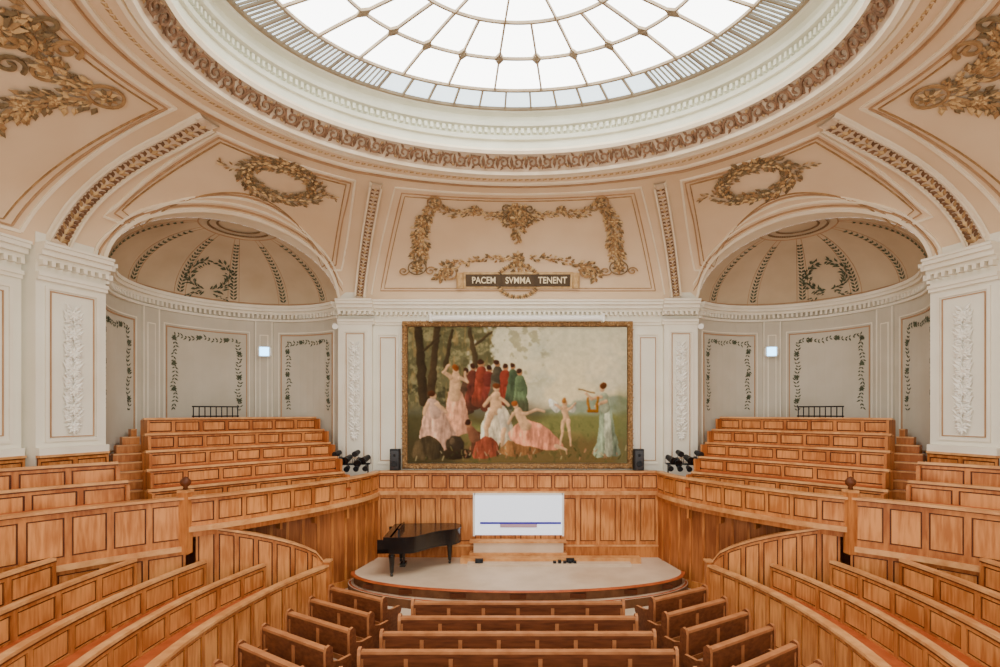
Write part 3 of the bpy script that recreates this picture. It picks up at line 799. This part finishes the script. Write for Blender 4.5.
poly([(427,402),(437,400),(444,412),(450,424),(460,444),(448,452),(432,450),(420,440),(422,420)],(218,176,150)); cap(432,402,436,414,4.6,5.4,(226,190,166));cap(433,396,433,395,3,2.8,skin);cap(432,393,431,393,3.1,2.8,(86,52,32));cap(437,404,446,412,1.9,1.6,skin);cap(428,404,424,414,1.9,1.5,skin)
poly([(416,440),(430,436),(442,446),(440,458),(412,458)],(84,72,52))
cap(455,445,455,444,9,9,(70,58,44));cap(452,441,452,440,3,3,(110,92,70)); cap(448,454,466,454,5,5,(60,48,34)); cap(476,438,480,448,6,7,(98,64,48)); cap(472,450,488,452,4,4,(104,68,50));cap(471,430,474,438,4,5,(140,96,72));cap(469,425,469,424,2.8,2.8,skd);cap(468,423,468,422,2.8,2.4,(60,40,28))
poly([(488,408),(504,406),(511,420),(513,436),(508,452),(484,452),(480,434),(484,418)],(228,214,184))
cap(496,396,496,410,4.8,6,skin);cap(492,412,486,428,3.6,2.8,skin);cap(486,428,488,446,2.6,1.8,skin);cap(501,412,504,430,3.4,2.8,(236,222,194));cap(504,430,501,446,2.6,1.8,skin);cap(496,389,496,388,2.9,2.8,skin);cap(496,386,497,386,3.0,2.6,(114,66,38));cap(491,398,484,406,2,1.6,skin);cap(501,398,508,405,2,1.6,skin)
poly([(476,442),(486,436),(496,442),(500,454),(474,458)],(142,78,58))
poly([(514,426),(524,420),(536,422),(550,430),(560,440),(564,448),(548,450),(528,448),(514,442),(508,434)],(226,156,124))
poly([(508,440),(524,446),(544,450),(520,456),(500,452)],(140,102,66))
cap(518,412,526,426,4.6,5.4,skin);cap(516,406,516,405,2.9,2.8,skin);cap(515,403,514,403,3.0,2.6,(156,92,48));cap(513,414,508,424,1.9,1.6,skin);cap(524,414,536,410,1.9,1.5,skin);cap(536,410,544,412,1.5,1.1,skin);cap(556,446,566,450,2.2,1.4,skin)
poly([(562,410),(556,402),(549,398),(549,406),(556,413)],(232,226,206));poly([(568,410),(573,404),(577,404),(574,412)],(226,220,200))
cap(565,408,566,419,2.9,3.1,skin);cap(565,403,565,402,2.6,2.5,skin);cap(564,401,564,400,2.5,2.2,(176,122,64));cap(564,420,562,432,2.1,1.5,skin);cap(568,420,569,432,2.1,1.5,skin);cap(562,409,555,405,1.4,1,skin);cap(568,409,576,404,1.4,1,skin)
cap(562,432,561,445,1.4,1.0,skin);cap(569,432,571,445,1.4,1,skin)
poly([(600,396),(608,396),(612,412),(615,432),(620,453),(608,457),(593,455),(598,434),(600,412)],(148,160,134))
poly([(604,400),(608,402),(611,430),(613,453),(606,455),(604,425)],(190,194,168))
cap(604,397,605,408,4.4,5,(172,178,150));cap(602,389,602,388,2.8,2.7,skin);cap(603,386,604,386,2.9,2.6,(100,60,32));cap(601,397,592,399,1.8,1.4,skin);cap(592,399,586,393,1.4,1.1,skin);cap(606,401,596,406,1.9,1.4,skin)
cap(588,398,590,410,1.1,1.4,(160,110,46));cap(598,398,597,410,1.1,1.4,(160,110,46));cap(589,411,597,411,1.6,1.6,(150,100,44))
cap(579,389,594,393,.6,.6,(150,120,78))
r=np.random.RandomState(3)
for i in range(70):
    x=r.uniform(410,626); y=r.uniform(448,462); c=[(196,140,106),(140,130,80),(66,70,42),(206,190,146)][r.randint(4)]
    cap(x,y,x+r.uniform(-2,2),y-r.uniform(1,5),.5,.4,c)
p=np.pad(img,((1,1),(1,1),(0,0)),'edge'); img=(p[1:-1,1:-1]*2+p[:-2,1:-1]+p[2:,1:-1]+p[1:-1,:-2]+p[1:-1,2:])/6
img=np.clip(img*(1+.18*(n3-.5)[...,None]),0,255)/255.
g_=img.mean(axis=2,keepdims=True); img=np.clip(g_+(img-g_)*1.2,0,1)
li=np.where(img<=.04045,img/12.92,((img+.055)/1.055)**2.4)*.88
def px2(x): return (x-518)/500*13.9
def py2(y): return H0-(y-412)/500*13.9
me=bpy.data.meshes.new('canvas')
vv=[(px2(x),13.9,py2(y)) for y in ys for x in xs]
ff=[(j*GW+i,(j+1)*GW+i,(j+1)*GW+i+1,j*GW+i+1) for j in range(GH-1) for i in range(GW-1)]
me.from_pydata(vv,[],ff); ca=me.color_attributes.new('Col','FLOAT_COLOR','POINT')
buf=np.ones((GH*GW,4),np.float32); buf[:,:3]=li.reshape(-1,3); ca.data.foreach_set('color',buf.ravel())
mp_=bpy.data.materials.new('oil_painting'); mp_.use_nodes=True; a=mp_.node_tree.nodes.new('ShaderNodeVertexColor'); a.layer_name='Col'
bb=mp_.node_tree.nodes['Principled BSDF']; mp_.node_tree.links.new(a.outputs[0],bb.inputs['Base Color']); bb.inputs['Roughness'].default_value=.8; bb.inputs['Specular IOR Level'].default_value=.1
me.materials.append(mp_)
fr=MB()
xa,xb,za,zb=px2(407.5),px2(627.5),py2(463.5),py2(326.5)
for i,(o0,o1,t,m) in enumerate(((0,.035,.10,M_GOLDF),(.035,.10,.16,M_GOLDF),(.10,.145,.10,M_GOLDF))):
    for (x0,x1,z0,z1) in ((xa-o1,xb+o1,zb+o0,zb+o1),(xa-o1,xb+o1,za-o1,za-o0),(xa-o1,xa-o0,za-o0,zb+o0),(xb+o0,xb+o1,za-o0,zb+o0)):
        fr.box(x0,x1,13.98-t,13.99,z0,z1,m)
def lf(x,z): fr.leaf(V(x,13.81,z),V(random.uniform(-1,1),0,random.uniform(-1,1)).normalized(),V(0,-1,0),.1,.05,M_ORN)
for t in np.linspace(0,1,110): lf(xa+(xb-xa)*t,zb+.07); lf(xa+(xb-xa)*t,za-.07)
for t in np.linspace(0,1,66): lf(xa-.07,za+(zb-za)*t); lf(xb+.07,za+(zb-za)*t)
fo=fr.build('framed_mural_painting')
co=bpy.data.objects.new('canvas',me); bpy.context.collection.objects.link(co); co.parent=fo

mb=MB(); mb.cyl((-2.38,13.72,6.93),(2.33,13.72,6.93),.085,.085,M_WHITE,14)
for x in(-2.38,2.33): mb.box(x-.03,x+.03,13.6,14,6.83,7.04,M_WHITE)
mb.build('roller_screen_housing')
mb=MB(); sy=13.44
def sx_(x): return (x-518)/500*sy
def sz_(y): return H0-(y-412)/500*sy
mb.box(sx_(474),sx_(563),sy,13.6,sz_(535),sz_(494),M_SCREEN)
for x0,x1,y0,y1,m in((474,563,493,495,M_WHITE),(473,475,493,536,M_WHITE),(562,564,493,536,M_WHITE),(480,561,522,524,M_SCRL),(500,537,524,527.5,M_SCRG)):
    mb.box(sx_(x0),sx_(x1),sy-.012,sy,sz_(y1),sz_(y0),m)
mb.build('projection_screen')
mb=MB(); mb.box(sx_(474),sx_(563),13.3,13.54,.62,.9,M_STAGE); mb.box(sx_(470),sx_(566),13.26,13.54,.88,.93,M_CAP); mb.box(sx_(470),sx_(566),13.26,13.54,.42,.62,M_CAP); mb.build('screen_plinth')
mb=MB(); mb.box(-1.5,3.2,12.98,13.24,.42,.56,M_CAP); mb.box(-1.3,2.9,12.75,12.98,.42,.48,M_STAGE); mb.build('stage_step')
for (x,y) in((1.35,12.95),(-1.0,12.9)):
    mb=MB(); mb.box(x-.1,x+.1,y-.08,y+.02,.48,.58,M_BLKM); mb.cyl((x,y-.08,.53),(x,y-.12,.54),.03,.04,M_BLKM); mb.build('floor_monitor_box')
mb=MB()
for i in range(5): mb.box(.9+i*.13,.98+i*.13,12.8,12.9,.48,.53+.02*(i%2),M_BLKM)
mb.build('cable_connector_strip')

# ------------------------------------------------------------ piano
mb=MB(); mb.M=Matrix.Translation((-3.34,11.85,.42))@Matrix.Rotation(math.radians(3),4,'Z')
ol=catmull([(.28,0),(.6,0),(.85,.06),(1.05,.26),(1.25,.5),(1.5,.66),(1.75,.76),(1.88,.95),(1.9,1.15),(1.82,1.36),(1.64,1.45),(1.2,1.46),(.28,1.46)],5)
ol=[tuple(p) for p in ol]
mb.extr(ol,.58,.93,M_BLACK)
lid=[(x*1.012-.0,(y-.72)*1.03+.72) for x,y in ol]; mb.extr(lid,.935,.965,M_BLACK)
mb.extr([(x*1.004,(y-.72)*1.01+.72) for x,y in ol],.57,.60,M_BLACK)
mb.box(0,.28,0,1.46,.58,.68,M_BLACK)
mb.box(0,.28,0,.06,.58,.90,M_BLACK); mb.box(0,.28,1.40,1.46,.58,.90,M_BLACK)
mb.box(.03,.2,.1,1.36,.68,.71,M_IVORY)
for i in range(36):
    if i%7 in(2,6): continue
    y=.11+i*.0345; mb.box(.09,.2,y+.012,y+.028,.71,.725,M_BLACK)
mb.box(.2,.3,.06,1.40,.68,.90,M_BLACK); mb.box(.14,.34,.0,1.46,.90,.965,M_BLACK)
mb.box(.42,.46,.35,1.1,.965,1.09,M_BLACK)
for x,y in((.32,.12),(.32,1.34),(1.62,1.1)):
    mb.lathe((x,y,0),[(.0,.0),(.035,.0),(.035,.06),(.02,.07),(.04,.09),(.045,.12),(.07,.45),(.085,.5),(.06,.53),(.085,.56),(.085,.61)],M_BLACK,10)
for y in(.66,.80): mb.cyl((.5,y,.12),(.5,y,.6),.018,.022,M_BLACK,8)
mb.box(.42,.56,.58,.88,.08,.15,M_BLACK)
for y in(.66,.73,.80): mb.box(.36,.44,y-.012,y+.012,.09,.105,M_ORN3)
mb.build('grand_piano')

for sx in(1,-1):
    x=-3.36*sx if sx>0 else 3.3
    mb=MB(); mb.box(x-.13,x+.13,13.60,13.78,2.76,3.35,M_BLKM); mb.box(x-.11,x+.11,13.585,13.60,2.8,3.31,M_BLACK)
    mb.cyl((x,13.585,2.95),(x,13.57,2.95),.085,.07,M_BLKM,14); mb.cyl((x,13.585,3.18),(x,13.57,3.18),.04,.03,M_BLKM,12); mb.box(x-.08,x+.08,13.68,13.78,2.1,2.76,M_BLKM)
    mb.build('loudspeaker')
    mb=MB(sx)
    mb.cyl((-4.75,13.1,2.98),(-3.95,13.35,2.98),.025,.025,M_BLKM,8)
    mb.cyl((-4.7,13.12,2.1),(-4.7,13.12,2.98),.02,.02,M_BLKM,8); mb.cyl((-4.0,13.33,2.1),(-4.0,13.33,2.98),.02,.02,M_BLKM,8)
    for i in range(4):
        x=-4.68+i*.22; y=13.12+i*.07; dx=(.06,-.05,.03,-.08)[i]; dz=(.0,.05,-.03,.03)[i]
        mb.cyl((x,y+.12,3.12+dz),(x+dx,y-.16,3.04+dz),.07,.095,M_BLKM,12); mb.cyl((x+dx,y-.16,3.04+dz),(x+dx,y-.18,3.036+dz),.1,.1,M_BLACK,12)
        mb.cyl((x-.1,y,3.12),(x-.1,y,2.98),.01,.01,M_BLKM,6);mb.cyl((x+.1,y,3.12),(x+.1,y,2.98),.01,.01,M_BLKM,6); mb.cyl((x-.1,y,3.0),(x+.1,y,3.0),.01,.01,M_BLKM,6)
        if i%2==0: mb.cyl((x,y+.02,3.3),(x-dx,y-.2,3.25),.065,.08,M_BLKM,10); mb.cyl((x,y,3.1),(x,y,3.3),.01,.01,M_BLKM,6)
        mb.cyl((x+.02,y-.1,2.92),(x+.02,y-.26,2.87),.05,.075,M_BLKM,10)
    mb.build('stage_spotlight_cluster')
    mb=MB(sx); mb.cyl((-5.0,13.6,6.72),(-4.92,13.45,6.66),.06,.075,M_WHITE,12); mb.box(-5.02,-4.98,13.6,13.88,6.70,6.75,M_WHITE); mb.build('wall_spot_camera')

# ------------------------------------------------------------ light + camera
w=bpy.data.worlds.new('World'); bpy.context.scene.world=w; w.use_nodes=True
w.node_tree.nodes['Background'].inputs[0].default_value=(1,.97,.93,1); w.node_tree.nodes['Background'].inputs[1].default_value=1.9
def area(name,loc,rot,sx,sy,e,c):
    l=bpy.data.lights.new(name,'AREA'); l.shape='RECTANGLE'; l.size=sx;l.size_y=sy;l.energy=e;l.color=c
    o=bpy.data.objects.new(name,l); o.location=loc;o.rotation_euler=rot; bpy.context.collection.objects.link(o)
area('rear_fill_light',(0,-2,5.5),(math.radians(97),0,0),8,3,380,(1,.94,.85))  # added fill behind the camera to brighten the hall, not a gallery fixture
cam=bpy.data.cameras.new('camera'); co=bpy.data.objects.new('camera',cam); bpy.context.collection.objects.link(co)
co.location=(0,0,H0); co.rotation_euler=(pi/2,0,0); cam.lens=18; cam.sensor_width=36; cam.shift_x=-.018; cam.shift_y=.0785
cam.clip_end=200
bpy.context.scene.camera=co
